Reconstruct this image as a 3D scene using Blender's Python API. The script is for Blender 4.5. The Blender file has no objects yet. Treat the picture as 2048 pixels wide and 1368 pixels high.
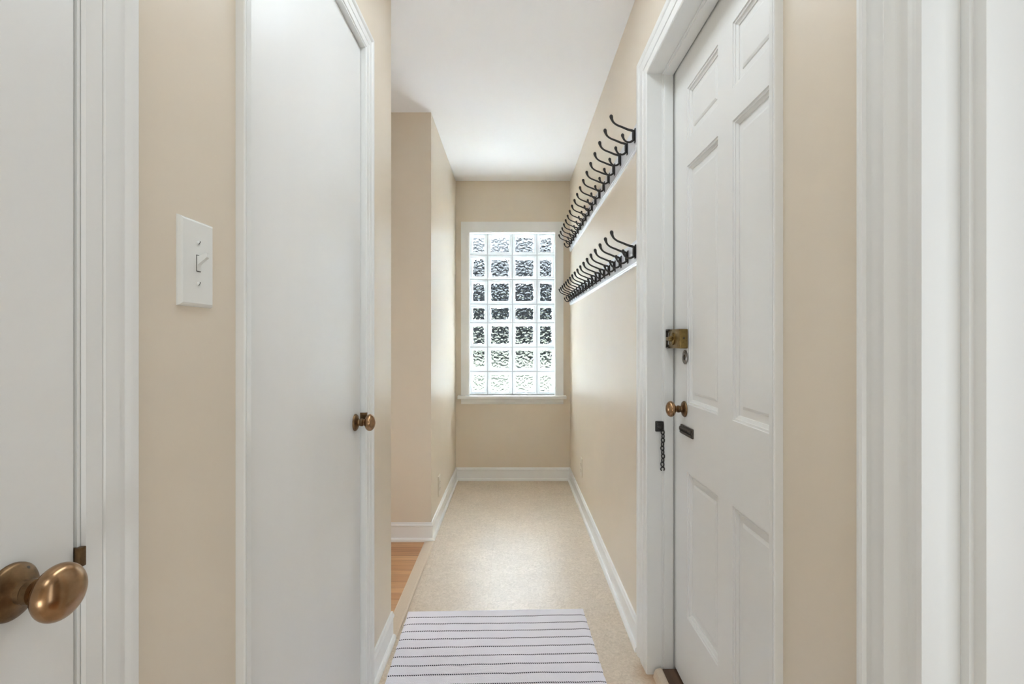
import bpy, bmesh, math, random
from mathutils import Vector, Matrix, noise

S = bpy.context.scene
C = S.collection
random.seed(4)

# ------------------------------------------------------------------ camera, world, exposure
F_PX = 1010.0
EYE = 1.145
cam_d = bpy.data.cameras.new('camera')
cam = bpy.data.objects.new('camera', cam_d)
C.objects.link(cam)
cam.location = (0, 0, EYE)
cam.rotation_euler = (math.radians(90), 0, 0)
cam_d.sensor_width = 36.0
cam_d.lens = F_PX * 36.0 / 2048.0
cam_d.shift_x = -2 / 2048.0
cam_d.shift_y = -4 / 2048.0
cam_d.clip_start = 0.02
S.camera = cam

S.view_settings.view_transform = 'Standard'
S.view_settings.look = 'None'
S.view_settings.gamma = 1
S.view_settings.use_curve_mapping = False
S.view_settings.exposure = 0.24

W = bpy.data.worlds.new('daylight')
S.world = W
W.use_nodes = True
bg = W.node_tree.nodes['Background']
# hazy bright sky: whiter and much brighter high up than at the horizon
wn_ = W.node_tree
w_tc = wn_.nodes.new('ShaderNodeTexCoord')
w_sx = wn_.nodes.new('ShaderNodeSeparateXYZ')
wn_.links.new(w_tc.outputs['Generated'], w_sx.inputs[0])
w_mr = wn_.nodes.new('ShaderNodeMapRange')
w_mr.interpolation_type = 'SMOOTHSTEP'
w_mr.inputs['From Min'].default_value = 0.34
w_mr.inputs['From Max'].default_value = 0.62
w_mr.inputs['To Min'].default_value = 1.2
w_mr.inputs['To Max'].default_value = 64.0
wn_.links.new(w_sx.outputs['Z'], w_mr.inputs['Value'])
wn_.links.new(w_mr.outputs['Result'], bg.inputs['Strength'])
bg.inputs['Color'].default_value = (0.84, 0.925, 1.0, 1)

S.cycles.max_bounces = 18
S.cycles.diffuse_bounces = 14
S.cycles.transmission_bounces = 8
S.cycles.transparent_max_bounces = 12
S.cycles.caustics_reflective = False
S.cycles.sample_clamp_indirect = 40.0


def area(name, loc, rot, sx, sy, power, color=(1, 1, 1), portal=False):
    l = bpy.data.lights.new(name, 'AREA')
    l.shape = 'RECTANGLE'
    l.size = sx
    l.size_y = sy
    l.energy = power
    l.color = color
    if portal:
        l.cycles.is_portal = True
    o = bpy.data.objects.new(name, l)
    C.objects.link(o)
    o.location = loc
    o.rotation_euler = rot
    return o


R90 = math.radians(90)
area('window_daylight', (-0.006, 4.36, 1.36), (-R90, 0, 0), 0.76, 1.38, 1, portal=True)
sun_d = bpy.data.lights.new('sun', 'SUN')
sun_d.energy = 300
sun_d.angle = 0.02
sun_d.color = (0.93, 0.97, 1.0)
sun = bpy.data.objects.new('sun', sun_d)
C.objects.link(sun)
sun.rotation_euler = (math.radians(38), 0, math.radians(78))
# fill lights added out of view: overhead in the hall, overhead and low behind the camera,
# in the side passage; side_room_light comes through the right doorway
area('overhead_fill', (0.0, 1.15, 2.425), (0, 0, 0), 0.3, 1.4, 7.0, (0.835, 0.93, 1.0))  # added overhead fill strip, no fixture here
area('side_room_light', (0.95, -0.45, 1.3), (R90, 0, math.radians(42)), 0.7, 1.8, 7.6, (0.835, 0.93, 1.0))
area('rear_overhead_fill', (0.0, -0.5, 2.425), (0, 0, 0), 0.5, 0.5, 4.0, (0.835, 0.93, 1.0))  # added fill from above, behind the camera, no fixture
area('fill_flash', (0, -1.45, 0.45), (math.radians(125), 0, 0), 0.8, 0.7, 8.5, (0.835, 0.93, 1.0))  # added fill from low behind the camera, aimed forward and up
area('passage_fill', (-1.9, 2.4, 0.6), (math.radians(110), 0, -R90), 0.7, 0.6, 8, (0.835, 0.93, 1.0))  # added fill hidden in the passage, brightens the right wall

# ------------------------------------------------------------------ dimensions
XR, XL = 0.466, -0.467
YB = 4.122
ZC = 2.443
ZH = 2.057            # door opening height
Y0 = -1.6             # hall continues behind the camera to here


# ------------------------------------------------------------------ materials
def nodes(name):
    m = bpy.data.materials.new(name)
    m.use_nodes = True
    nt = m.node_tree
    return m, nt, nt.nodes['Principled BSDF']


def add(nt, t, **kw):
    n = nt.nodes.new(t)
    for k, v in kw.items():
        if k in n.inputs:
            n.inputs[k].default_value = v
        else:
            setattr(n, k, v)
    return n


def mat(name, col, rough=0.5, metal=0.0, spec=0.5, noise=0.0, nscale=20, bump=0.0, bscale=60, coat=0.0, stretch=None):
    m, nt, p = nodes(name)
    p.inputs['Base Color'].default_value = (*col, 1)
    p.inputs['Roughness'].default_value = rough
    p.inputs['Metallic'].default_value = metal
    p.inputs['Specular IOR Level'].default_value = spec
    p.inputs['Coat Weight'].default_value = coat
    g = add(nt, 'ShaderNodeNewGeometry')
    vec = g.outputs['Position']
    if stretch:
        mp = add(nt, 'ShaderNodeMapping')
        mp.inputs['Scale'].default_value = stretch
        nt.links.new(vec, mp.inputs['Vector'])
        vec = mp.outputs['Vector']
    if noise > 0:
        n = add(nt, 'ShaderNodeTexNoise', Scale=nscale, Detail=5.0)
        nt.links.new(vec, n.inputs['Vector'])
        r = add(nt, 'ShaderNodeMapRange')
        r.inputs['From Min'].default_value = 0.3
        r.inputs['From Max'].default_value = 0.7
        r.inputs['To Min'].default_value = 1 - noise
        r.inputs['To Max'].default_value = 1 + noise
        nt.links.new(n.outputs['Fac'], r.inputs['Value'])
        mx = add(nt, 'ShaderNodeMix', data_type='RGBA', blend_type='MULTIPLY')
        mx.inputs[0].default_value = 1
        mx.inputs[6].default_value = (*col, 1)
        nt.links.new(r.outputs['Result'], mx.inputs[7])
        nt.links.new(mx.outputs[2], p.inputs['Base Color'])
    if bump > 0:
        n2 = add(nt, 'ShaderNodeTexNoise', Scale=bscale, Detail=4.0)
        nt.links.new(vec, n2.inputs['Vector'])
        b = add(nt, 'ShaderNodeBump', Strength=bump, Distance=0.002)
        nt.links.new(n2.outputs['Fac'], b.inputs['Height'])
        nt.links.new(b.outputs['Normal'], p.inputs['Normal'])
    return m


M = {}
M['wall'] = mat('beige_wall_paint', (0.69, 0.612, 0.505), 0.37, spec=0.42, noise=0.02, nscale=3, bump=0.12, bscale=45)
M['ceiling'] = mat('white_ceiling_paint', (0.82, 0.82, 0.825), 0.9, spec=0.2)
M['trim'] = mat('white_trim_paint', (0.75, 0.755, 0.745), 0.35, spec=0.45, noise=0.02, nscale=6, bump=0.05, bscale=30, stretch=(1, 1, 0.25))
M['base'] = mat('white_baseboard_paint', (0.79, 0.80, 0.80), 0.3, spec=0.5)
M['door'] = mat('white_door_paint', (0.76, 0.762, 0.75), 0.38, spec=0.4, noise=0.015, nscale=5, bump=0.06, bscale=40, stretch=(1, 1, 0.2))
M['plastic'] = mat('white_plastic', (0.76, 0.77, 0.75), 0.15, spec=0.5)
M['ivory'] = mat('ivory_plastic', (0.70, 0.64, 0.54), 0.3, spec=0.5)
M['slot'] = mat('dark_slot', (0.03, 0.028, 0.025), 0.8)
M['brass'] = mat('antique_brass', (0.36, 0.22, 0.12), 0.22, metal=1.0, noise=0.25, nscale=60)
M['darkbrass'] = mat('tarnished_brass', (0.20, 0.125, 0.065), 0.38, metal=1.0, noise=0.35, nscale=80)
M['lockbrass'] = mat('yellow_brass', (0.23, 0.16, 0.06), 0.35, metal=1.0, noise=0.2, nscale=90)
M['bronze'] = mat('dark_bronze', (0.075, 0.062, 0.05), 0.5, metal=0.6, noise=0.4, nscale=120)
M['iron'] = mat('black_iron', (0.02, 0.018, 0.017), 0.38, metal=0.2, spec=0.5)
M['steel'] = mat('worn_steel', (0.28, 0.265, 0.25), 0.32, metal=1.0, noise=0.2, nscale=150)
M['rail'] = mat('satin_grey_rail', (0.66, 0.67, 0.70), 0.33, metal=0.25, noise=0.02, nscale=30, stretch=(1, 0.1, 1))
M['mortar'] = mat('grey_mortar', (0.50, 0.52, 0.55), 0.9)
M['sillwood'] = mat('dark_sill_wood', (0.11, 0.062, 0.036), 0.5, noise=0.35, nscale=30, stretch=(1, 0.06, 1))
M['strip'] = mat('tan_transition_strip', (0.60, 0.50, 0.39), 0.4, noise=0.05, nscale=200)
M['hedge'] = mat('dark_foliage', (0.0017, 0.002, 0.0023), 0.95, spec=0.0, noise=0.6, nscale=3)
M['reflector'] = mat('pale_reflector', (0.72, 0.74, 0.75), 0.9, noise=0.08, nscale=3)
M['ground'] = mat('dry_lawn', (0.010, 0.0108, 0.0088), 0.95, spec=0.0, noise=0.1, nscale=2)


def mat_linoleum():
    m, nt, p = nodes('beige_linoleum')
    g = add(nt, 'ShaderNodeNewGeometry')
    mp = add(nt, 'ShaderNodeMapping')
    nt.links.new(g.outputs['Position'], mp.inputs['Vector'])
    n = add(nt, 'ShaderNodeTexNoise', Scale=55.0, Detail=6.0, Roughness=0.65, Distortion=1.8)
    nt.links.new(mp.outputs['Vector'], n.inputs['Vector'])
    cr = add(nt, 'ShaderNodeValToRGB')
    e = cr.color_ramp.elements
    e[0].position = 0.33
    e[0].color = (0.51, 0.425, 0.33, 1)
    e[1].position = 0.66
    e[1].color = (0.70, 0.605, 0.495, 1)
    nt.links.new(n.outputs['Fac'], cr.inputs['Fac'])
    n2 = add(nt, 'ShaderNodeTexNoise', Scale=5.0, Detail=3.0)
    nt.links.new(mp.outputs['Vector'], n2.inputs['Vector'])
    r = add(nt, 'ShaderNodeMapRange')
    r.inputs['From Min'].default_value = 0.3
    r.inputs['From Max'].default_value = 0.7
    r.inputs['To Min'].default_value = 0.95
    r.inputs['To Max'].default_value = 1.04
    nt.links.new(n2.outputs['Fac'], r.inputs['Value'])
    mx = add(nt, 'ShaderNodeMix', data_type='RGBA', blend_type='MULTIPLY')
    mx.inputs[0].default_value = 1
    nt.links.new(cr.outputs['Color'], mx.inputs[6])
    nt.links.new(r.outputs['Result'], mx.inputs[7])
    # thin tile seams, 0.305 m grid
    br = add(nt, 'ShaderNodeTexBrick', Scale=1.0)
    br.offset = 0.0
    br.inputs['Color1'].default_value = (1, 1, 1, 1)
    br.inputs['Color2'].default_value = (0.975, 0.97, 0.965, 1)
    br.inputs['Mortar'].default_value = (0.86, 0.84, 0.81, 1)
    br.inputs['Mortar Size'].default_value = 0.0011
    br.inputs['Mortar Smooth'].default_value = 0.6
    br.inputs['Brick Width'].default_value = 0.305
    br.inputs['Row Height'].default_value = 0.915
    mp2 = add(nt, 'ShaderNodeMapping')
    mp2.inputs['Location'].default_value = (0.11, 0.28, 0)
    nt.links.new(g.outputs['Position'], mp2.inputs['Vector'])
    nt.links.new(mp2.outputs['Vector'], br.inputs['Vector'])
    mx2 = add(nt, 'ShaderNodeMix', data_type='RGBA', blend_type='MULTIPLY')
    mx2.inputs[0].default_value = 1
    nt.links.new(mx.outputs[2], mx2.inputs[6])
    nt.links.new(br.outputs['Color'], mx2.inputs[7])
    # brown water stain at the foot of the front door jamb
    vd = add(nt, 'ShaderNodeVectorMath', operation='DISTANCE')
    wob = add(nt, 'ShaderNodeTexNoise', Scale=30.0, Detail=3.0)
    nt.links.new(g.outputs['Position'], wob.inputs['Vector'])
    nt.links.new(g.outputs['Position'], vd.inputs[0])
    vd.inputs[1].default_value = (0.475, 1.735, 0.0)
    ad = add(nt, 'ShaderNodeMath', operation='MULTIPLY_ADD')
    nt.links.new(wob.outputs['Fac'], ad.inputs[0])
    ad.inputs[1].default_value = 0.05
    nt.links.new(vd.outputs['Value'], ad.inputs[2])
    st = add(nt, 'ShaderNodeMapRange')
    st.inputs['From Min'].default_value = 0.055
    st.inputs['From Max'].default_value = 0.105
    st.inputs['To Min'].default_value = 0.6
    st.inputs['To Max'].default_value = 0.0
    nt.links.new(ad.outputs[0], st.inputs['Value'])
    mx3 = add(nt, 'ShaderNodeMix', data_type='RGBA')
    nt.links.new(st.outputs['Result'], mx3.inputs[0])
    nt.links.new(mx2.outputs[2], mx3.inputs[6])
    mx3.inputs[7].default_value = (0.34, 0.19, 0.08, 1)
    nt.links.new(mx3.outputs[2], p.inputs['Base Color'])
    p.inputs['Roughness'].default_value = 0.40
    p.inputs['Specular IOR Level'].default_value = 0.4
    b = add(nt, 'ShaderNodeBump', Strength=0.08, Distance=0.002)
    nt.links.new(n.outputs['Fac'], b.inputs['Height'])
    nt.links.new(b.outputs['Normal'], p.inputs['Normal'])
    return m


def mat_oak():
    m, nt, p = nodes('oak_strip_floor')
    g = add(nt, 'ShaderNodeNewGeometry')
    br = add(nt, 'ShaderNodeTexBrick', Scale=1.0)
    br.offset = 0.4
    br.inputs['Color1'].default_value = (0.46, 0.235, 0.105, 1)
    br.inputs['Color2'].default_value = (0.60, 0.34, 0.17, 1)
    br.inputs['Mortar'].default_value = (0.22, 0.10, 0.04, 1)
    br.inputs['Mortar Size'].default_value = 0.0012
    br.inputs['Brick Width'].default_value = 0.7
    br.inputs['Row Height'].default_value = 0.057
    nt.links.new(g.outputs['Position'], br.inputs['Vector'])
    mp = add(nt, 'ShaderNodeMapping')
    mp.inputs['Scale'].default_value = (3, 60, 1)
    nt.links.new(g.outputs['Position'], mp.inputs['Vector'])
    n = add(nt, 'ShaderNodeTexNoise', Scale=1.5, Detail=5.0, Distortion=0.6)
    nt.links.new(mp.outputs['Vector'], n.inputs['Vector'])
    r = add(nt, 'ShaderNodeMapRange')
    r.inputs['From Min'].default_value = 0.3
    r.inputs['From Max'].default_value = 0.7
    r.inputs['To Min'].default_value = 0.8
    r.inputs['To Max'].default_value = 1.15
    nt.links.new(n.outputs['Fac'], r.inputs['Value'])
    mx = add(nt, 'ShaderNodeMix', data_type='RGBA', blend_type='MULTIPLY')
    mx.inputs[0].default_value = 1
    nt.links.new(br.outputs['Color'], mx.inputs[6])
    nt.links.new(r.outputs['Result'], mx.inputs[7])
    nt.links.new(mx.outputs[2], p.inputs['Base Color'])
    p.inputs['Roughness'].default_value = 0.38
    return m


def mat_rug():
    """woven cotton: pale lilac white twill with thin stitched navy dashed lines every 51 mm (object space, far edge at y=0)"""
    m, nt, p = nodes('striped_cotton_weave')
    L = nt.links.new
    tc = add(nt, 'ShaderNodeTexCoord')
    sx = add(nt, 'ShaderNodeSeparateXYZ')
    L(tc.outputs['Object'], sx.inputs[0])

    def math_(op, a, b=None, c=None):
        n = add(nt, 'ShaderNodeMath', operation=op)
        for i, v in enumerate((a, b, c)):
            if v is None:
                continue
            if isinstance(v, (int, float)):
                n.inputs[i].default_value = v
            else:
                L(v, n.inputs[i])
        return n.outputs[0]
    wob = add(nt, 'ShaderNodeTexNoise', Scale=9.0, Detail=2.0)
    L(tc.outputs['Object'], wob.inputs['Vector'])
    wv = math_('MULTIPLY', math_('SUBTRACT', wob.outputs['Fac'], 0.5), 0.010)
    yy = math_('ADD', sx.outputs['Y'], wv)
    per = 0.0513
    fr = math_('FRACT', math_('ADD', math_('DIVIDE', yy, per), 0.5))
    dist = math_('ABSOLUTE', math_('SUBTRACT', fr, 0.5))            # 0 on the line
    line = math_('LESS_THAN', math_('MULTIPLY', dist, per), 0.0032)
    skew = math_('ADD', sx.outputs['X'], math_('MULTIPLY', sx.outputs['Y'], 0.6))
    dash = math_('LESS_THAN', math_('FRACT', math_('DIVIDE', skew, 0.0072)), 0.63)
    inside = math_('LESS_THAN', sx.outputs['Y'], -0.02)
    mask = math_('MULTIPLY', math_('MULTIPLY', line, dash), inside)
    # twill
    wx = math_('DIVIDE', math_('ADD', sx.outputs['X'], sx.outputs['Y']), 0.0055)
    tw = math_('SINE', math_('MULTIPLY', wx, 6.2832))
    wy = math_('SINE', math_('MULTIPLY', math_('DIVIDE', sx.outputs['Y'], 0.0042), 6.2832))
    h = math_('ADD', math_('MULTIPLY', tw, 0.6), math_('MULTIPLY', wy, 0.4))
    shade = math_('ADD', math_('MULTIPLY', h, 0.045), 0.97)
    n2 = add(nt, 'ShaderNodeTexNoise', Scale=7.0, Detail=3.0)
    L(tc.outputs['Object'], n2.inputs['Vector'])
    shade2 = math_('MULTIPLY', shade, math_('ADD', math_('MULTIPLY', n2.outputs['Fac'], 0.08), 0.96))
    mx = add(nt, 'ShaderNodeMix', data_type='RGBA', blend_type='MULTIPLY')
    mx.inputs[0].default_value = 1
    mx.inputs[6].default_value = (0.875, 0.865, 0.935, 1)
    L(shade2, mx.inputs[7])
    mx2 = add(nt, 'ShaderNodeMix', data_type='RGBA')
    L(mask, mx2.inputs[0])
    L(mx.outputs[2], mx2.inputs[6])
    mx2.inputs[7].default_value = (0.016, 0.018, 0.036, 1)
    L(mx2.outputs[2], p.inputs['Base Color'])
    p.inputs['Roughness'].default_value = 0.95
    p.inputs['Specular IOR Level'].default_value = 0.15
    b = add(nt, 'ShaderNodeBump', Strength=0.5, Distance=0.0012)
    L(h, b.inputs['Height'])
    L(b.outputs['Normal'], p.inputs['Normal'])
    return m


def mat_pane():
    """wavy pressed glass: refracts, and lets part of the light straight through"""
    m = bpy.data.materials.new('wavy_pressed_glass')
    m.use_nodes = True
    nt = m.node_tree
    nt.nodes.remove(nt.nodes['Principled BSDF'])
    out = nt.nodes['Material Output']
    gl = add(nt, 'ShaderNodeBsdfGlass', Roughness=0.0, IOR=1.48)
    gl.inputs['Color'].default_value = (0.97, 0.99, 1.0, 1)
    tr = add(nt, 'ShaderNodeBsdfTransparent')
    tr.inputs['Color'].default_value = (0.97, 0.99, 1.0, 1)
    mx = add(nt, 'ShaderNodeMixShader')
    mx.inputs[0].default_value = 0.3
    nt.links.new(gl.outputs[0], mx.inputs[1])
    nt.links.new(tr.outputs[0], mx.inputs[2])
    nt.links.new(mx.outputs[0], out.inputs['Surface'])
    return m


def mat_rim():
    m = bpy.data.materials.new('milky_glass_rim')
    m.use_nodes = True
    nt = m.node_tree
    nt.nodes.remove(nt.nodes['Principled BSDF'])
    out = nt.nodes['Material Output']
    tl = add(nt, 'ShaderNodeBsdfTranslucent')
    tl.inputs['Color'].default_value = (0.93, 0.96, 0.98, 1)
    df = add(nt, 'ShaderNodeBsdfDiffuse')
    df.inputs['Color'].default_value = (0.85, 0.89, 0.91, 1)
    tp = add(nt, 'ShaderNodeBsdfTransparent')
    tp.inputs['Color'].default_value = (0.95, 0.98, 1.0, 1)
    gs = add(nt, 'ShaderNodeBsdfGlossy', Roughness=0.15)
    m0 = add(nt, 'ShaderNodeMixShader')
    m0.inputs[0].default_value = 0.15
    nt.links.new(tl.outputs[0], m0.inputs[1])
    nt.links.new(tp.outputs[0], m0.inputs[2])
    m1 = add(nt, 'ShaderNodeMixShader')
    m1.inputs[0].default_value = 0.78
    nt.links.new(m0.outputs[0], m1.inputs[1])
    nt.links.new(df.outputs[0], m1.inputs[2])
    m2 = add(nt, 'ShaderNodeMixShader')
    m2.inputs[0].default_value = 0.06
    nt.links.new(m1.outputs[0], m2.inputs[1])
    nt.links.new(gs.outputs[0], m2.inputs[2])
    nt.links.new(m2.outputs[0], out.inputs['Surface'])
    return m


M['lino'] = mat_linoleum()
M['oak'] = mat_oak()
M['rug'] = mat_rug()
M['pane'] = mat_pane()
M['rim'] = mat_rim()


# ------------------------------------------------------------------ mesh helpers
def box(bm, x0, x1, y0, y1, z0, z1, bevel=0.0, seg=2):
    r = bmesh.ops.create_cube(bm, size=1.0)
    vs = r['verts']
    for v in vs:
        v.co = Vector(((x0 + x1) / 2 + v.co.x * (x1 - x0), (y0 + y1) / 2 + v.co.y * (y1 - y0), (z0 + z1) / 2 + v.co.z * (z1 - z0)))
    if bevel > 0:
        es = list({e for v in vs for e in v.link_edges})
        bmesh.ops.bevel(bm, geom=es, offset=bevel, segments=seg, profile=0.6, affect='EDGES')


def loops(bm, rings, close_ring=True, cap=True):
    """rings: lists of points of equal length, skinned together"""
    vr = [[bm.verts.new(p) for p in r] for r in rings]
    n = len(vr[0])
    for a, b in zip(vr, vr[1:]):
        for i in range(n if close_ring else n - 1):
            j = (i + 1) % n
            bm.faces.new((a[i], a[j], b[j], b[i]))
    if cap and close_ring:
        bm.faces.new(list(reversed(vr[0])))
        bm.faces.new(vr[-1])
    return vr


def lathe(bm, prof, origin, axis, n=40):
    """prof: (distance along axis, radius)"""
    ax = Vector(axis).normalized()
    up = Vector((0, 0, 1)) if abs(ax.z) < 0.9 else Vector((1, 0, 0))
    u = ax.cross(up).normalized()
    w = ax.cross(u)
    o = Vector(origin)
    rings = []
    for t, r in prof:
        r = max(r, 0.0002)
        rings.append([o + ax * t + (u * math.cos(2 * math.pi * k / n) + w * math.sin(2 * math.pi * k / n)) * r for k in range(n)])
    loops(bm, rings)


def tube(bm, pts, radii, n=10, closed=False):
    pts = [Vector(p) for p in pts]
    N = len(pts)
    rings = []
    prev = None
    for i, p in enumerate(pts):
        if closed:
            t = (pts[(i + 1) % N] - pts[i - 1]).normalized()
        else:
            t = (pts[min(i + 1, N - 1)] - pts[max(i - 1, 0)]).normalized()
        if prev is None:
            a = Vector((0, 1, 0)) if abs(t.y) < 0.9 else Vector((1, 0, 0))
        else:
            a = prev
        u = (a - t * a.dot(t)).normalized()
        prev = u
        w = t.cross(u)
        r = radii[i] if isinstance(radii, (list, tuple)) else radii
        rings.append([p + (u * math.cos(2 * math.pi * k / n) + w * math.sin(2 * math.pi * k / n)) * r for k in range(n)])
    if closed:
        rings.append(rings[0])
        vr = [[bm.verts.new(q) for q in r] for r in rings[:-1]]
        for i in range(len(vr)):
            a, b = vr[i], vr[(i + 1) % len(vr)]
            for k in range(n):
                bm.faces.new((a[k], a[(k + 1) % n], b[(k + 1) % n], b[k]))
    else:
        loops(bm, rings)


def smooth_path(pts, sub=5):
    """Catmull-Rom through tuples of any size"""
    out = []
    P = [pts[0]] + list(pts) + [pts[-1]]
    for i in range(1, len(P) - 2):
        for k in range(sub):
            t = k / sub
            out.append(tuple(0.5 * (2 * b + (c - a) * t + (2 * a - 5 * b + 4 * c - d) * t * t + (-a + 3 * b - 3 * c + d) * t ** 3)
                             for a, b, c, d in zip(P[i - 1], P[i], P[i + 1], P[i + 2])))
    out.append(tuple(pts[-1]))
    return out


def obj(name, bm, m, parent=None, smooth=None):
    bmesh.ops.recalc_face_normals(bm, faces=bm.faces)
    me = bpy.data.meshes.new(name)
    bm.to_mesh(me)
    bm.free()
    me.materials.append(m)
    if smooth:
        for f in me.polygons:
            f.use_smooth = True
        me.set_sharp_from_angle(angle=math.radians(smooth))
    o = bpy.data.objects.new(name, me)
    C.objects.link(o)
    if parent:
        o.parent = parent
        o.matrix_parent_inverse = Matrix.Translation(-parent.location)
    return o


def tag(o, label=None, cat=None, group=None, kind=None):
    if label:
        o['label'] = label
    if cat:
        o['category'] = cat
    if group:
        o['group'] = group
    if kind:
        o['kind'] = kind
    return o


def empty(name, loc, label, cat, group=None, kind=None):
    o = bpy.data.objects.new(name, None)
    C.objects.link(o)
    o.location = loc
    o.empty_display_size = 0.05
    return tag(o, label, cat, group, kind)


def struct(name, bm, m, label, cat, smooth=None):
    return tag(obj(name, bm, m, None, smooth), label, cat, None, 'structure')


# ------------------------------------------------------------------ the shell
T = 0.13
bm = bmesh.new()
box(bm, XL + 0.012, XR + 0.10, Y0, YB + 0.02, -0.05, 0.0)
struct('floor', bm, M['lino'], 'mottled beige linoleum floor of the narrow hall', 'floor')
bm = bmesh.new()
box(bm, -2.6, XL - 0.033, 1.80, 3.0, -0.05, 0.0)
struct('floor_passage', bm, M['oak'], 'oak strip floor of the side passage on the left', 'floor')
bm = bmesh.new()
box(bm, -2.6, XR + T, Y0, YB + 0.18, ZC, ZC + 0.06)
struct('ceiling', bm, M['ceiling'], 'plain white ceiling over the hall', 'ceiling')

# right wall with two door openings
FD0, FD1 = 0.902, 1.729          # front door opening
ND0, ND1 = -0.25, 0.569          # near right door opening
bm = bmesh.new()
box(bm, XR, XR + T, FD1, YB, 0, ZC)
box(bm, XR, XR + T, ND1, FD0, 0, ZC)
box(bm, XR, XR + T, Y0, ND0, 0, ZC)
box(bm, XR, XR + T, FD0, FD1, ZH, ZC)
box(bm, XR, XR + T, ND0, ND1, ZH, ZC)
box(bm, XR + T, XR + T + 0.05, Y0, ND0, -0.05, ZC)
box(bm, XR + T, XR + T + 0.05, ND1, YB + 0.18, -0.05, ZC)  # backing slab added behind the front door to stop light leaking in
box(bm, XR + T, XR + T + 0.05, ND0, ND1, ZH, ZC)
struct('wall_right', bm, M['wall'], 'beige right wall of the hall carrying the coat racks', 'wall')

# left wall with two door openings, ends at the side passage
LD0, LD1 = -0.25, 0.533          # near left door
CD0, CD1 = 0.884, 1.574          # closet door
YE = 1.935
YP = 2.88
bm = bmesh.new()
box(bm, XL - T, XL, Y0, LD0, 0, ZC)
box(bm, XL - T, XL, LD1, CD0, 0, ZC)
box(bm, XL - T, XL, CD1, YE, 0, ZC)
box(bm, XL - T, XL, LD0, LD1, ZH, ZC)
box(bm, XL - T, XL, CD0, CD1, ZH, ZC)
box(bm, XL - T - 0.05, XL - T, Y0, YE, -0.05, ZC)  # unseen backing added so no light leaks round the left doors
struct('wall_left', bm, M['wall'], 'beige left wall in the foreground around the two white doors', 'wall')
bm = bmesh.new()
box(bm, -2.6, XL - T - 0.05, 1.80, YE, -0.05, ZC)
struct('wall_passage_near', bm, M['wall'], 'near side wall of the left passage', 'wall')
bm = bmesh.new()
box(bm, -2.6, XL, YP, YB, -0.05, ZC)
struct('wall_passage_far', bm, M['wall'], 'beige wall corner beyond the left passage', 'wall')

# back wall with window opening
WX0, WX1, WZ0, WZ1 = -0.364, 0.352, 0.693, 2.030
bm = bmesh.new()
box(bm, XL - 0.05, WX0, YB, YB + 0.18, -0.05, ZC)
box(bm, WX1, XR + T, YB, YB + 0.18, -0.05, ZC)
box(bm, WX0, WX1, YB, YB + 0.18, -0.05, WZ0)
box(bm, WX0, WX1, YB, YB + 0.18, WZ1, ZC)
struct('wall_back', bm, M['wall'], 'beige end wall of the hall around the glass block window', 'wall')

bm = bmesh.new()
box(bm, XL - T - 0.05, XR + T + 0.05, Y0 - 0.1, Y0, -0.05, ZC + 0.06)
struct('wall_front', bm, M['wall'], 'beige wall closing the hall behind the camera', 'wall')
SX = XR + T + 0.05
bm = bmesh.new()
box(bm, SX, 2.0, 0.78, 0.88, -0.05, ZC)
box(bm, SX, 2.0, -1.2, -1.1, -0.05, ZC)
box(bm, 2.0, 2.1, -1.2, 0.88, -0.05, ZC)
struct('wall_side_room', bm, M['wall'], 'beige walls of the room behind the open doorway at the right edge', 'wall')
bm = bmesh.new()
box(bm, XR + 0.10, 2.0, -1.1, 0.78, -0.05, 0.0)
struct('floor_side_room', bm, M['oak'], 'oak floor of the room behind the right doorway', 'floor')
bm = bmesh.new()
box(bm, XR + T, 2.1, -1.2, 0.88, ZC, ZC + 0.06)
struct('ceiling_side_room', bm, M['ceiling'], 'white ceiling of the room behind the right doorway', 'ceiling')
bm = bmesh.new()
box(bm, -2.7, -2.6, 1.80, YB, -0.05, ZC + 0.06)
struct('wall_passage_end', bm, M['wall'], 'beige wall at the far end of the left passage', 'wall')

# ------------------------------------------------------------------ baseboards
BASE_PROF = [(0, 0), (0.020, 0), (0.0198, 0.009), (0.0175, 0.0155), (0.013, 0.0195), (0.0085, 0.0195), (0.0085, 0.083), (0.0125, 0.0865), (0.0130, 0.092), (0.0105, 0.0955), (0.0085, 0.099), (0.0075, 0.106), (0, 0.106)]


def baseboard(name, a, b, nrm, label, ma=0, mb=0):
    """a->b along the floor, nrm points into the room; ma/mb: mitre (+1 inside corner, -1 outside)"""
    a, b, nrm = Vector((*a, 0)), Vector((*b, 0)), Vector((*nrm, 0))
    t = (b - a).normalized()
    bm = bmesh.new()
    rings = []
    for p, s in ((a, ma), (b, -mb)):
        rings.append([p + nrm * h + t * (s * h) + Vector((0, 0, z)) for h, z in BASE_PROF])
    loops(bm, rings)
    return struct(name, bm, M['base'], label, 'baseboard')


baseboard('baseboard_right', (XR, FD1 + 0.121), (XR, YB), (-1, 0), 'white baseboard along the right wall under the coat racks', 0, 1)
baseboard('baseboard_back', (XR, YB), (XL, YB), (0, -1), 'white baseboard below the glass block window', 1, 1)
baseboard('baseboard_left_far', (XL, YB), (XL, YP), (1, 0), 'white baseboard along the far left wall', 1, -1)
baseboard('baseboard_passage', (XL, YP), (-2.6, YP), (0, -1), 'white baseboard behind the oak floor of the passage', -1, 0)
baseboard('baseboard_left_near', (XL, YE), (XL, CD1 + 0.075), (1, 0), 'short white baseboard between the closet door casing and the passage', 0, 0)

# ------------------------------------------------------------------ casings, jambs
CAS = [(0.0, 0.0), (0.0, 0.007), (0.003, 0.0095), (0.024, 0.0105), (0.026, 0.0085), (0.028, 0.0115), (0.048, 0.0125), (0.050, 0.0100), (0.058, 0.0105), (0.062, 0.014), (0.066, 0.0155), (0.074, 0.0155), (0.077, 0.0135), (0.077, 0.0)]


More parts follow.
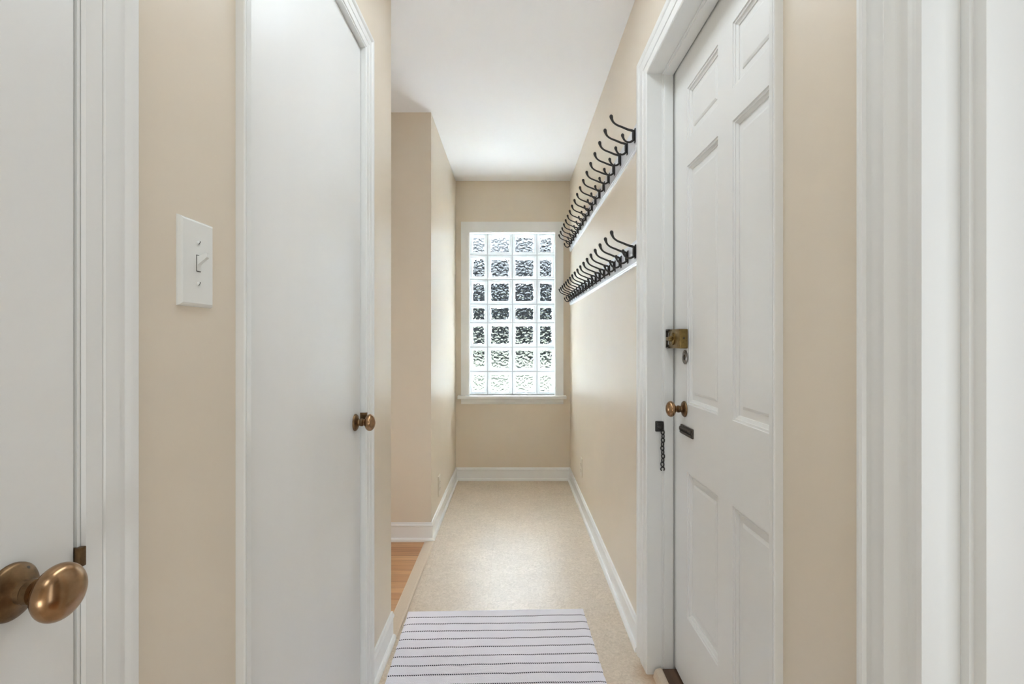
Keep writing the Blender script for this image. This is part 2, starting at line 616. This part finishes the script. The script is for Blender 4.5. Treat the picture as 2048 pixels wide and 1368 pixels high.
CAS_DEEP = [(0.0, 0.0), (0.0, 0.006), (0.005, 0.0068), (0.006, 0.001), (0.009, 0.001), (0.010, 0.0055), (0.013, 0.0055), (0.018, 0.0042), (0.024, 0.0060), (0.031, 0.0110), (0.036, 0.0160), (0.0375, 0.0160), (0.038, 0.0115), (0.056, 0.0135), (0.058, 0.0105), (0.066, 0.0115), (0.0675, 0.016), (0.071, 0.0175), (0.075, 0.0170), (0.077, 0.0145), (0.077, 0.0)]


def casing(name, side, y0, y1, zt, wf, wn, label, wt=None, prof=None):
    """wf: width of the far leg, wn: width of the near leg, wt: width of the head"""
    k = 1 / 0.077
    wt = wt or wf
    X = XR if side > 0 else XL
    rings = []
    for u, h in (prof or CAS):
        x = X - side * h
        uf, un, ut = u * k * wf, u * k * wn, u * k * wt
        rings.append([(x, y1 + uf, 0.0), (x, y1 + uf, zt + ut), (x, y0 - un, zt + ut), (x, y0 - un, 0.0)])
    n = len(rings)
    bm = bmesh.new()
    vr = [[bm.verts.new(p) for p in r] for r in rings]
    for i in range(n):
        a, b = vr[i], vr[(i + 1) % n]
        for j in range(3):
            bm.faces.new((a[j], a[j + 1], b[j + 1], b[j]))
    bm.faces.new([r[0] for r in vr])
    bm.faces.new([r[3] for r in vr][::-1])
    return struct(name, bm, M['trim'], label, 'door casing', smooth=25)


def jamb(name, side, y0, y1, zt, x_in, x_out, stop, label):
    """lining of the opening between |x_in| and |x_out|; stop = (|x| from, |x| to, projection)"""
    bm = bmesh.new()
    th = 0.0

    def b(xa, xb, *r, **kw):
        xs = sorted((side * xa, side * xb))
        box(bm, xs[0], xs[1], *r, **kw)
    b(x_in, x_out, y1 - 0.0005, y1 + 0.012, 0, zt)
    b(x_in, x_out, y0 - 0.012, y0 + 0.0005, 0, zt)
    b(x_in, x_out, y0, y1, zt - 0.0005, zt + 0.012)
    if not stop:
        b(x_in - 0.003, x_out, y1, y1 + 0.0034, 0, zt + 0.0034)
        b(x_in - 0.003, x_out, y0 + 0.002, y1, zt, zt + 0.0034)
    if stop:
        s0, s1, p = stop
        b(s0, s1, y1 - p, y1, 0, zt, bevel=0.004)
        b(s0, s1, y0, y0 + p, 0, zt, bevel=0.004)
        b(s0, s1, y0 + 0.002, y1 - 0.002, zt - p, zt, bevel=0.004)
        # small inner step of the stop moulding
        b(s0 - 0.005, s1 - 0.012, y1 - p * 0.45, y1, 0, zt, bevel=0.002)
        b(s0 - 0.005, s1 - 0.012, y0, y0 + p * 0.45, 0, zt, bevel=0.002)
        b(s0 - 0.005, s1 - 0.012, y0 + 0.002, y1 - 0.002, zt - p * 0.45, zt, bevel=0.002)
    return struct(name, bm, M['trim'], label, 'door jamb', smooth=25)


casing('trim_1', 1, FD0, FD1, ZH, 0.119, 0.031, 'white moulded casing around the front door on the right', wt=0.09)
jamb('trim_2', 1, FD0, FD1, ZH, XR - 0.006, XR + T, (0.514, 0.5455, 0.012), 'deep white jamb of the front door')
casing('trim_3', 1, ND0, ND1, ZH, 0.0936, 0.09, 'white moulded casing of the doorway at the right edge of the photo', prof=CAS_DEEP)
jamb('trim_4', 1, ND0, ND1, ZH, XR - 0.006, XR + T + 0.05, (0.508, 0.556, 0.027), 'white jamb at the far right edge of the photo')
casing('trim_5', -1, CD0, CD1 + 0.0045, ZH + 0.004, 0.070, 0.034, 'white moulded casing around the slab closet door', wt=0.06)
jamb('trim_6', -1, CD0, CD1, ZH, -XL - 0.004, -XL + T, None, 'thin white jamb edge of the closet door')
casing('trim_7', -1, LD0, LD1 + 0.005, ZH + 0.004, 0.074, 0.074, 'white moulded casing beside the light switch')
jamb('trim_8', -1, LD0, LD1, ZH, -XL - 0.004, -XL + T, None, 'thin white jamb edge of the left foreground door')

# thresholds
bm = bmesh.new()
pr = [(-0.052, 0), (-0.052, 0.0025), (-0.046, 0.005), (-0.006, 0.006), (-0.002, 0.008), (0.003, 0.008), (0.006, 0.001), (0.006, 0)]
loops(bm, [[(XL + 0.018 + u, y, z) for u, z in pr] for y in (YE + 0.0, YP - 0.02)])
struct('trim_9', bm, M['strip'], 'tan transition strip between the linoleum and the oak floor', 'threshold strip')
bm = bmesh.new()
loops(bm, [[(x, y, z) for x, z in ((0.476, 0), (0.479, 0.016), (0.484, 0.026), (0.501, 0.031), (0.506, 0.029), (0.507, 0))] for y in (FD0 + 0.001, FD1 - 0.013)])
struct('trim_10', bm, M['strip'], 'tan strip at the foot of the front door jamb', 'threshold strip')
bm = bmesh.new()
box(bm, 0.5075, XR + T, FD0 + 0.001, FD1 - 0.0125, 0.0, 0.028, 0.002)
struct('trim_11', bm, M['sillwood'], 'dark worn wooden sill under the front door', 'door sill')


# ------------------------------------------------------------------ door knobs
def knob_meshes(parent, y, z, x_face, side, kmat, rmat, scale=1.0):
    """side: +1 door on the right wall (knob points to -x)"""
    ax = (-side, 0, 0)
    o = (x_face, y, z)
    s = scale
    bm = bmesh.new()
    lathe(bm, [(0, 0.0255 * s), (0.003, 0.0255 * s), (0.0055, 0.0235 * s), (0.008, 0.019 * s), (0.010, 0.013 * s), (0.0115, 0.0105 * s), (0.016, 0.0098 * s), (0.0165, 0.0)], o, ax)
    rose = obj('knob_rose', bm, rmat, parent, smooth=40)
    for a in (60, 180, 300):
        bm = bmesh.new()
        oo = (x_face - side * 0.0052, y + 0.0195 * s * math.cos(math.radians(a)), z + 0.0195 * s * math.sin(math.radians(a)))
        lathe(bm, [(0, 0.0026), (0.0016, 0.0026), (0.0024, 0.0012), (0.0024, 0)], oo, ax, 12)
        obj('screw', bm, M['bronze'], rose, smooth=40)
    bm = bmesh.new()
    prof = [(0.010, 0.0075), (0.022, 0.0075), (0.026, 0.009), (0.031, 0.011)]
    R, H, c = 0.0255 * s, 0.0155, 0.0450
    for k in range(0, 25):
        a = -math.pi / 2 + 0.42 + (math.pi - 0.42) * k / 24
        prof.append((c + H * math.sin(a), R * math.cos(a)))
    lathe(bm, prof, o, ax)
    kn = obj('door_knob', bm, kmat, parent, smooth=50)
    bm = bmesh.new()
    lathe(bm, [(0.0165, 0.0102), (0.018, 0.0115), (0.0235, 0.0115), (0.025, 0.009)], o, ax, 24)
    obj('knob_collar', bm, rmat, kn, smooth=40)
    return kn


# closet slab door
d1 = empty('door_1', (-0.475, (CD0 + CD1) / 2, 0.01), 'white slab closet door with an oval brass knob, left of the hall', 'door', kind='structure')
bm = bmesh.new()
box(bm, -0.475 - 0.035, -0.475, CD0 + 0.003, CD1 - 0.004, 0.01, ZH - 0.004, 0.0015)
obj('door_leaf', bm, M['door'], d1, smooth=30)
knob_meshes(d1, 1.518, 0.897, -0.475, -1, M['brass'], M['darkbrass'])

# left foreground slab door
d2 = empty('door_2', (-0.460, (LD0 + LD1) / 2, 0.01), 'white slab door at the left edge with a large oval brass knob in front', 'door', kind='structure')
bm = bmesh.new()
box(bm, -0.460 - 0.035, -0.460, LD0 + 0.003, LD1 - 0.004, 0.01, ZH - 0.004, 0.0015)
obj('door_leaf', bm, M['door'], d2, smooth=30)
knob_meshes(d2, 0.462, 0.9145, -0.460, -1, M['brass'], M['darkbrass'])


# six panel doors
def panel_leaf(bm, x, y0, y1, z0, z1, cols, rows, depth=0.040):
    """face at x looking to -x. cols, rows: lists of (lo, hi) panel openings"""
    ys = sorted({y0, y1, *[v for c in cols for v in c]})
    zs = sorted({z0, z1, *[v for r in rows for v in r]})
    def quad(pts):
        bm.faces.new([bm.verts.new(p) for p in pts])
    for i in range(len(ys) - 1):
        for j in range(len(zs) - 1):
            a, b, c, d = ys[i], ys[i + 1], zs[j], zs[j + 1]
            if (a, b) in cols and (c, d) in rows:
                # sticking: steps down, flat margin, raised field
                steps = [(0, 0), (0.001, 0.003), (0.006, 0.0035), (0.0065, 0.0065), (0.014, 0.0095), (0.0145, 0.0125), (0.020, 0.0125), (0.032, 0.0125), (0.034, 0.0105), (0.040, 0.0085)]
                prev = None
                for off, dp in steps:
                    ring = [(x + dp, a + off, c + off), (x + dp, b - off, c + off), (x + dp, b - off, d - off), (x + dp, a + off, d - off)]
                    if prev:
                        for k in range(4):
                            quad([prev[k], prev[(k + 1) % 4], ring[(k + 1) % 4], ring[k]])
                    prev = ring
                quad(prev)
            else:
                quad([(x, a, c), (x, b, c), (x, b, d), (x, a, d)])
    xb = x + depth
    quad([(xb, y0, z0), (xb, y1, z0), (xb, y1, z1), (xb, y0, z1)])
    for p, q in (((y0, z0), (y1, z0)), ((y1, z0), (y1, z1)), ((y1, z1), (y0, z1)), ((y0, z1), (y0, z0))):
        quad([(x, *p), (x, *q), (xb, *q), (xb, *p)])
    bmesh.ops.remove_doubles(bm, verts=bm.verts, dist=0.00005)


XD = 0.5505
d3 = empty('door_3', (XD, (FD0 + FD1) / 2, 0.03), 'white six panel front door with brass lock and knob, on the right', 'door', kind='structure')
bm = bmesh.new()
panel_leaf(bm, XD, FD0 + 0.004, FD1 - 0.005, 0.036, ZH - 0.004,
           [(1.027, 1.267), (1.357, 1.597)], [(0.267, 0.729), (0.943, 1.694), (1.775, 1.940)])
obj('door_leaf', bm, M['door'], d3)
knob_meshes(d3, 1.618, 0.924, XD, 1, M['brass'], M['darkbrass'])

# rim lock on the door
bm = bmesh.new()
box(bm, XD - 0.026, XD, 1.588, 1.708, 1.118, 1.180, 0.003)
lk = obj('rim_lock', bm, M['lockbrass'], d3, smooth=30)
bm = bmesh.new()
lathe(bm, [(0, 0.021), (0.004, 0.021), (0.006, 0.018), (0.006, 0)], (XD - 0.026, 1.655, 1.149), (-1, 0, 0), 28)
obj('turn_collar', bm, M['lockbrass'], lk, smooth=35)
bm = bmesh.new()
box(bm, XD - 0.045, XD - 0.031, 1.636, 1.674, 1.143, 1.155, 0.003)
lathe(bm, [(0, 0.010), (0.010, 0.008), (0.010, 0)], (XD - 0.031, 1.655, 1.149), (-1, 0, 0), 20)
obj('thumb_turn', bm, M['lockbrass'], lk, smooth=35)
bm = bmesh.new()
lathe(bm, [(0, 0.0045), (0.001, 0.0045), (0.0022, 0.002), (0.0022, 0)], (XD - 0.013, 1.589, 1.151), (0, -1, 0), 3)
obj('release_button', bm, M['slot'], lk)

# round cylinder escutcheon
bm = bmesh.new()
lathe(bm, [(0, 0.0225), (0.003, 0.0225), (0.0045, 0.0195), (0.003, 0.017), (0.0045, 0.0145), (0.0045, 0.012), (0.0025, 0.0105), (0.0025, 0)], (XD, 1.612, 1.090), (-1, 0, 0), 36)
es = obj('lock_cylinder', bm, M['steel'], d3, smooth=25)
bm = bmesh.new()
lathe(bm, [(0, 0.0085), (0.003, 0.0085), (0.0035, 0.0075), (0.0035, 0)], (XD - 0.0020, 1.612, 1.090), (-1, 0, 0), 28)
obj('cylinder_core', bm, M['bronze'], es, smooth=25)

# chain slide plate on the door
bm = bmesh.new()
box(bm, XD - 0.005, XD, 1.538, 1.648, 0.842, 0.872, 0.002)
box(bm, XD - 0.010, XD - 0.004, 1.542, 1.640, 0.846, 0.8535, 0.0015)
box(bm, XD - 0.010, XD - 0.004, 1.542, 1.640, 0.8605, 0.868, 0.0015)
box(bm, XD - 0.007, XD, 1.644, 1.657, 0.851, 0.863, 0.003)
sl = obj('chain_slide', bm, M['bronze'], d3, smooth=30)
bm = bmesh.new()
box(bm, XD - 0.0058, XD - 0.0045, 1.548, 1.636, 0.8545, 0.8597)
obj('slide_slot', bm, M['slot'], sl)

# ------------------------------------------------------------------ hardware on jambs
# keeper of the rim lock
kp = empty('lock_keeper', (0.53, FD1 - 0.012, 1.149), 'dark metal keeper on the jamb beside the brass rim lock', 'lock keeper')
bm = bmesh.new()
yk = FD1 - 0.0115
for za, zb in ((1.117, 1.122), (1.176, 1.181)):
    box(bm, 0.519, 0.549, yk - 0.026, yk, za, zb, 0.001)
box(bm, 0.519, 0.549, yk - 0.003, yk, 1.117, 1.181, 0.001)
obj('keeper_box', bm, M['bronze'], kp, smooth=30)
bm = bmesh.new()
pts = [(0.540, yk - 0.024, 1.1785), (0.530, yk - 0.027, 1.1745), (0.5205, yk - 0.027, 1.167), (0.5205, yk - 0.027, 1.131), (0.530, yk - 0.027, 1.1235), (0.540, yk - 0.024, 1.1195)]
tube(bm, pts, 0.0013, 8)
obj('keeper_edge', bm, M['steel'], kp, smooth=40)


def strike(y, z0, z1, xa, xb, label):
    bm = bmesh.new()
    box(bm, xa, xb, y - 0.0035, y - 0.0006, z0, z1, 0.001)
    box(bm, xb - 0.003, xb + 0.003, y - 0.0045, y + 0.004, z0, z1, 0.001)
    o = obj('strike_plate', bm, M['darkbrass'], None, smooth=30)
    return tag(o, label, 'strike plate')


strike(LD1, 0.906, 0.9265, XL - 0.002, XL + 0.0105, 'tarnished strike plate on the casing edge behind the large foreground knob')
strike(CD1, 0.880, 0.919, XL - 0.010, XL + 0.0095, 'small tarnished strike plate beside the closet door knob')

# security chain hanging from the jamb
yc = FD1
ch = empty('door_chain', (0.504, yc, 0.85), 'black security chain hanging from a square bracket on the front door jamb', 'door chain')
bm = bmesh.new()
box(bm, 0.486, 0.518, yc - 0.006, yc, 0.832, 0.868, 0.003)
box(bm, 0.490, 0.514, yc - 0.010, yc - 0.004, 0.837, 0.863, 0.003)
lathe(bm, [(0, 0.009), (0.005, 0.007), (0.006, 0.003), (0.006, 0)], (0.4995, yc - 0.009, 0.850), (0, -1, 0), 20)
br = obj('chain_bracket', bm, M['iron'], ch, smooth=30)
for xs, zs in ((0.4905, 0.8635), (0.509, 0.8365)):
    bm = bmesh.new()
    lathe(bm, [(0, 0.0022), (0.0012, 0.0022), (0.0018, 0.001), (0.0018, 0)], (xs, yc - 0.0085, zs), (0, -1, 0), 10)
    obj('screw', bm, M['bronze'], br, smooth=40)
NL, ztop, zbot = 9, 0.838, 0.716
pitch = (ztop - zbot) / NL
for i in range(NL):
    bm = bmesh.new()
    zc = ztop - pitch * (i + 0.5)
    tw = math.radians(28 if i % 2 else -28)
    pts = []
    for k in range(20):
        a = 2 * math.pi * k / 20
        u, v = 0.0050 * math.cos(a), (pitch * 0.5 + 0.0012) * math.sin(a)
        pts.append((0.5088 + u * math.cos(tw) + 0.0012 * math.sin(i * 1.3), yc - 0.0125 + u * math.sin(tw), zc + v))
    tube(bm, pts, 0.0021, 8, closed=True)
    obj('chain_link', bm, M['iron'], ch, smooth=60)
bm = bmesh.new()
pts = []
for k in range(15):
    a = math.radians(-60 + 300 * k / 14) + math.pi * 0
    pts.append((0.5085 + 0.0062 * math.sin(a - math.radians(90)), yc - 0.0125, 0.708 + 0.006 * math.cos(a - math.radians(90))))
pts = [(0.5085 + 0.0062 * math.cos(math.radians(-60 + 300 * k / 14)), yc - 0.0125, 0.7065 + 0.0062 * math.sin(math.radians(-60 + 300 * k / 14))) for k in range(15)]
tube(bm, pts, 0.0022, 8)
obj('chain_clip', bm, M['iron'], ch, smooth=60)

# ------------------------------------------------------------------ light switch
ys, zsw = 0.7395, 1.257
sw = empty('light_switch', (XL, ys, zsw), 'white toggle light switch on the beige wall left of the closet door', 'light switch')


def wall_plate(bm, x, s, y, z, w, h, t=0.0065):
    """pillow edged plate; s = direction into the room"""
    rings = []
    for off, d in ((0.0, 0.0), (0.0005, 0.002), (0.0022, 0.0048), (0.005, t)):
        rings.append([(x + s * d, y + a * (w / 2 - off), z + b * (h / 2 - off)) for a, b in ((-1, -1), (1, -1), (1, 1), (-1, 1))])
    loops(bm, rings)


bm = bmesh.new()
wall_plate(bm, XL, 1, ys, zsw, 0.079, 0.127)
obj('wall_plate', bm, M['plastic'], sw)
bm = bmesh.new()
xp = XL + 0.0065
box(bm, xp - 0.001, xp + 0.0004, ys - 0.0052, ys + 0.0052, zsw - 0.0122, zsw + 0.0122)
obj('toggle_slot', bm, M['slot'], sw)
bm = bmesh.new()
box(bm, xp - 0.001, xp + 0.0012, ys - 0.0043, ys + 0.0043, zsw - 0.0112, zsw + 0.0112, 0.0004)
loops(bm, [[(xp + d, ys + a * w, zsw + zz + b * hh) for a, b in ((-1, -1), (1, -1), (1, 1), (-1, 1))]
           for d, w, hh, zz in ((0.0, 0.0042, 0.0062, 0.003), (0.008, 0.0038, 0.0048, 0.0085), (0.013, 0.0036, 0.0036, 0.0115), (0.0138, 0.0030, 0.0028, 0.0118))])
obj('toggle', bm, M['plastic'], sw)
for dz in (0.030, -0.030):
    bm = bmesh.new()
    lathe(bm, [(0, 0.0034), (0.001, 0.0034), (0.0018, 0.0018), (0.0018, 0)], (xp, ys, zsw + dz), (1, 0, 0), 16)
    sc = obj('screw', bm, M['plastic'], sw, smooth=40)
    bm = bmesh.new()
    box(bm, xp + 0.0012, xp + 0.0021, ys - 0.0032, ys + 0.0032, zsw + dz - 0.0004, zsw + dz + 0.0004)
    bmesh.ops.rotate(bm, verts=bm.verts, cent=(xp, ys, zsw + dz), matrix=Matrix.Rotation(math.radians(50), 3, 'X'))
    obj('screw_slot', bm, M['slot'], sc)


# ------------------------------------------------------------------ wall outlets
def outlet(x, s, y, z, label):
    e = empty('wall_outlet', (x, y, z), label, 'outlet')
    bm = bmesh.new()
    wall_plate(bm, x, s, y, z, 0.079, 0.125, 0.006)
    obj('wall_plate', bm, M['ivory'], e)
    for dz in (0.0195, -0.0195):
        bm = bmesh.new()
        lathe(bm, [(0, 0.0165), (0.002, 0.0165), (0.0025, 0.0155), (0.0025, 0)], (x + s * 0.0055, y, z + dz), (s, 0, 0), 24)
        r = obj('receptacle', bm, M['ivory'], e, smooth=30)
        bm = bmesh.new()
        xx = sorted((x + s * 0.0075, x + s * 0.0084))
        for dy in (-0.006, 0.006):
            box(bm, xx[0], xx[1], y + dy - 0.001, y + dy + 0.001, z + dz - 0.002, z + dz + 0.006)
        box(bm, xx[0], xx[1], y - 0.002, y + 0.002, z + dz - 0.010, z + dz - 0.006)
        obj('socket_slots', bm, M['slot'], r)
    bm = bmesh.new()
    lathe(bm, [(0, 0.003), (0.001, 0.003), (0.0015, 0)], (x + s * 0.006, y, z), (s, 0, 0), 12)
    obj('screw', bm, M['ivory'], e, smooth=30)


outlet(XR, -1, 3.42, 0.285, 'ivory outlet on the right wall below the coat racks')
outlet(XL, 1, 3.176, 0.232, 'ivory outlet on the far left wall beyond the passage')

# ------------------------------------------------------------------ glass block window
wn = empty('window_1', (0, YB, WZ0), 'glass block window with white casing at the end of the hall', 'window', kind='structure')
CX = [-0.363, -0.2105, -0.0065, 0.1975, 0.351]
CZ = [0.693, 0.885, 1.086, 1.288, 1.440, 1.645, 1.846, 2.030]
YG = YB + 0.045
bm = bmesh.new()
# casing: flat board with small inner bead, legs and head
cx0, cx1, cz1 = -0.4225, 0.410, 2.106
for a, b, c, d in ((cx0, WX0 + 0.002, WZ0, cz1), (WX1 - 0.002, cx1, WZ0, cz1), (WX0 + 0.002, WX1 - 0.002, WZ1 - 0.002, cz1)):
    box(bm, a, b, YB - 0.018, YB, c, d)
obj('window_casing', bm, M['trim'], wn)
bm = bmesh.new()
for a, b, c, d in ((WX0 - 0.0, WX0 + 0.010, WZ0, WZ1), (WX1 - 0.010, WX1, WZ0, WZ1), (WX0, WX1, WZ1 - 0.010, WZ1)):
    box(bm, a, b, YB - 0.012, YB + 0.045, c, d, 0.002)
obj('window_stop', bm, M['base'], wn)
bm = bmesh.new()
box(bm, -0.449, 0.433, YB - 0.052, YB + 0.045, 0.667, 0.693, 0.006, 3)
obj('window_stool', bm, M['trim'], wn, smooth=35)
bm = bmesh.new()
loops(bm, [[(-0.4225 + i * 0.0, y, z) for y, z in ((YB, 0.667), (YB - 0.016, 0.667), (YB - 0.016, 0.640), (YB - 0.010, 0.628), (YB - 0.006, 0.622), (YB, 0.622))] if i == 0 else
           [(0.410, y, z) for y, z in ((YB, 0.667), (YB - 0.016, 0.667), (YB - 0.016, 0.640), (YB - 0.010, 0.628), (YB - 0.006, 0.622), (YB, 0.622))] for i in range(2)])
obj('window_apron', bm, M['trim'], wn)
# mortar grid
bm = bmesh.new()
J = 0.0028
for x in CX:
    box(bm, x - J, x + J, YG + 0.003, YG + 0.072, WZ0, WZ1)
for z in CZ:
    box(bm, WX0, WX1, YG + 0.004, YG + 0.071, z - J, z + J)
obj('mortar_joints', bm, M['mortar'], wn)


def block(x0, x1, z0, z1):
    bm = bmesh.new()
    prof = [(0.0, 0.075), (0.0, 0.004), (0.003, 0.001), (0.009, 0.0), (0.010, 0.003), (0.0115, 0.003), (0.0125, 0.0005), (0.021, 0.0015), (0.0225, 0.008), (0.0225, 0.070), (0.020, 0.075)]
    vr = []
    for off, dp in prof:
        vr.append([bm.verts.new(p) for p in ((x0 + off, YG + dp, z0 + off), (x1 - off, YG + dp, z0 + off), (x1 - off, YG + dp, z1 - off), (x0 + off, YG + dp, z1 - off))])
    n = len(vr)
    for i in range(n):
        a, b = vr[i], vr[(i + 1) % n]
        for k in range(4):
            bm.faces.new((a[k], a[(k + 1) % 4], b[(k + 1) % 4], b[k]))
    rim = obj('glass_block', bm, M['rim'], wn)
    bm = bmesh.new()
    px0, px1, pz0, pz1 = x0 + 0.0226, x1 - 0.0226, z0 + 0.0226, z1 - 0.0226
    nx, nz = max(10, int((px1 - px0) / 0.0032)), max(10, int((pz1 - pz0) / 0.0032))

    def wavy(x, z, k):
        p = Vector((x * 38, k * 7.3, z * 38))
        w = Vector((x, 0, z)) * 62 + noise.noise_vector(p) * 0.9
        w.y = k * 11.7
        return 0.0036 * noise.noise(w)

    sheets = []
    for k, (yy, s) in enumerate(((YG + 0.009, 1), (YG + 0.019, 1))):
        g = [[bm.verts.new((px0 + (px1 - px0) * i / nx, yy + wavy(px0 + (px1 - px0) * i / nx, pz0 + (pz1 - pz0) * j / nz, k), pz0 + (pz1 - pz0) * j / nz))
              for j in range(nz + 1)] for i in range(nx + 1)]
        for i in range(nx):
            for j in range(nz):
                q = (g[i][j], g[i + 1][j], g[i + 1][j + 1], g[i][j + 1])
                bm.faces.new(q if k == 0 else q[::-1])
        sheets.append(g)
    f, r = sheets
    for i in range(nx):
        bm.faces.new((f[i][0], r[i][0], r[i + 1][0], f[i + 1][0]))
        bm.faces.new((f[i][nz], f[i + 1][nz], r[i + 1][nz], r[i][nz]))
    for j in range(nz):
        bm.faces.new((f[0][j], f[0][j + 1], r[0][j + 1], r[0][j]))
        bm.faces.new((f[nx][j], r[nx][j], r[nx][j + 1], f[nx][j + 1]))
    obj('pane', bm, M['pane'], rim, smooth=60)


for i in range(4):
    for j in range(7):
        block(CX[i] + J, CX[i + 1] - J, CZ[j] + J, CZ[j + 1] - J)

# ------------------------------------------------------------------ coat racks
XF = XR - 0.012


def hook_mesh():
    """local: x = projection out of the rail (towards -x in world), z up from the rail centre"""
    bm = bmesh.new()
    up = smooth_path([(0.005, 0.014, 0.0042), (0.010, 0.020, 0.0046), (0.024, 0.024, 0.0042), (0.044, 0.033, 0.0038), (0.062, 0.041, 0.0036),
                      (0.074, 0.051, 0.0038), (0.0795, 0.062, 0.0050), (0.0815, 0.070, 0.0066), (0.0825, 0.0755, 0.0062), (0.083, 0.0785, 0.0040), (0.0832, 0.0800, 0.0012)], 4)
    lo = smooth_path([(0.005, -0.010, 0.0042), (0.009, -0.017, 0.0044), (0.018, -0.0225, 0.0038), (0.029, -0.0215, 0.0035), (0.037, -0.0145, 0.0036),
                      (0.0415, -0.005, 0.0044), (0.043, 0.001, 0.0058), (0.0435, 0.0055, 0.0056), (0.0437, 0.0085, 0.0036), (0.0438, 0.0100, 0.0010)], 4)
    for path in (up, lo):
        tube(bm, [(-p * 1.09, 0, z) for p, z, r in path], [max(r, 0.0008) for p, z, r in path], 10)
    # shank and back plate
    tube(bm, [(-0.006, 0, 0.021), (-0.0075, 0, 0.012), (-0.0075, 0, -0.008), (-0.006, 0, -0.018)], [0.004, 0.0046, 0.0046, 0.004], 10)
    box(bm, -0.0035, 0.0, -0.0085, 0.0085, -0.024, 0.027, 0.0015)
    bmesh.ops.recalc_face_normals(bm, faces=bm.faces)
    me = bpy.data.meshes.new('coat_hook')
    bm.to_mesh(me)
    bm.free()
    me.materials.append(M['iron'])
    for f in me.polygons:
        f.use_smooth = True
    me.set_sharp_from_angle(angle=math.radians(50))
    return me


HOOK = hook_mesh()


def rack(y0, y1, zc, hooks, label, group):
    e = empty('coat_rack', (XR, (y0 + y1) / 2, zc), label, 'coat rack', group)
    bm = bmesh.new()
    h = 0.047
    prof = [(0, -h), (0.007, -h), (0.0095, -h + 0.003), (0.0095, -h + 0.006), (0.012, -h + 0.010), (0.012, h - 0.010), (0.0095, h - 0.006), (0.0095, h - 0.003), (0.007, h), (0, h)]
    loops(bm, [[(XR - d, y, zc + z) for d, z in prof] for y in (y0 + 0.0006, y1 - 0.0006)])
    obj('rail_board', bm, M['rail'], e)
    for y in hooks:
        o = bpy.data.objects.new('coat_hook', HOOK)
        C.objects.link(o)
        o.parent = e
        o.location = Vector((XF, y, zc)) - e.location
    return e


names = ('nearest the front door', 'in the middle of the row', 'nearest the window')
for row, zc, s0, sp, grp in (('upper', 1.9025, 1.876, 0.1248, 'upper row of coat racks'), ('lower', 1.4705, 1.868, 0.1244, 'lower row of coat racks')):
    hs = [s0 + sp * k for k in range(18)]
    ends = [FD1 + 0.1215, (hs[5] + hs[6]) / 2, (hs[11] + hs[12]) / 2, 4.060]
    for k in range(3):
        rack(ends[k], ends[k + 1], zc, hs[k * 6:k * 6 + 6],
             'grey rail of six black coat hooks, %s row, %s' % (row, names[k]), grp)

# ------------------------------------------------------------------ rug
th = math.radians(1.8)
RW, RL = 0.737, 1.15
bm = bmesh.new()
NX, NY = 40, 60
top, bot = [], []
for j in range(NY + 1):
    rt, rb = [], []
    for i in range(NX + 1):
        u = -RW / 2 + RW * i / NX
        v = -RL * j / NY
        if i in (0, NX):
            u += 0.0018 * math.sin(v * 120 + i) * math.cos(v * 37)
        z = 0.0062 + 0.0009 * math.sin(u * 9 + 1) * math.sin(v * 11) + 0.0006 * math.sin(v * 25 + u * 4)
        if i in (0, NX) or j in (0, NY):
            z = 0.0035
        rt.append(bm.verts.new((u, v, z)))
        rb.append(bm.verts.new((u, v, 0.0006)))
    top.append(rt)
    bot.append(rb)
for j in range(NY):
    for i in range(NX):
        bm.faces.new((top[j][i], top[j][i + 1], top[j + 1][i + 1], top[j + 1][i]))
        bm.faces.new((bot[j][i], bot[j + 1][i], bot[j + 1][i + 1], bot[j][i + 1]))
for j in range(NY):
    bm.faces.new((top[j][0], top[j + 1][0], bot[j + 1][0], bot[j][0]))
    bm.faces.new((top[j][NX], bot[j][NX], bot[j + 1][NX], top[j + 1][NX]))
for i in range(NX):
    bm.faces.new((top[0][i], bot[0][i], bot[0][i + 1], top[0][i + 1]))
    bm.faces.new((top[NY][i], top[NY][i + 1], bot[NY][i + 1], bot[NY][i]))
rug = obj('rug', bm, M['rug'], None, smooth=50)
rug.location = (-0.0715, 2.134, 0.0)
rug.rotation_euler = (0, 0, th)
tag(rug, 'white woven cotton rug with thin navy stitched lines on the linoleum', 'rug')

# ------------------------------------------------------------------ outside, seen through the glass blocks
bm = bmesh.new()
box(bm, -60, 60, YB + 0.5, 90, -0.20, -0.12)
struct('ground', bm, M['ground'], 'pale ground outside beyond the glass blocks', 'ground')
bm = bmesh.new()
box(bm, -9, 9, YB + 0.6, 7.2, -0.119, -0.06)
struct('reflector', bm, M['reflector'], 'pale slab added outside the window to bounce sunlight onto the ceiling', 'reflector')  # added as a reflector: throws sun up through the window
bm = bmesh.new()
NX, NZ = 160, 26
grid = []
for i in range(NX + 1):
    x = -45 + 90 * i / NX
    col = []
    Ht = 7.6 + 0.9 * math.sin(x * 0.9) + 0.7 * math.sin(x * 2.3 + 1) + random.uniform(-0.4, 0.4)
    for j in range(NZ + 1):
        z = Ht * j / NZ
        y = 34 - 1.2 * math.sin(math.pi * min(1, j / NZ + 0.15)) + random.uniform(-0.35, 0.35)
        col.append(bm.verts.new((x + random.uniform(-0.2, 0.2), y, z - 0.12)))
    col += [bm.verts.new((x, 37, Ht * 0.9)), bm.verts.new((x, 37, -0.12))]
    grid.append(col)
for a, b in zip(grid, grid[1:]):
    for j in range(len(a) - 1):
        bm.faces.new((a[j], b[j], b[j + 1], a[j + 1]))
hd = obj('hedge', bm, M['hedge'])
tag(hd, 'tall dark hedge outside, blurred through the glass blocks', 'hedge')
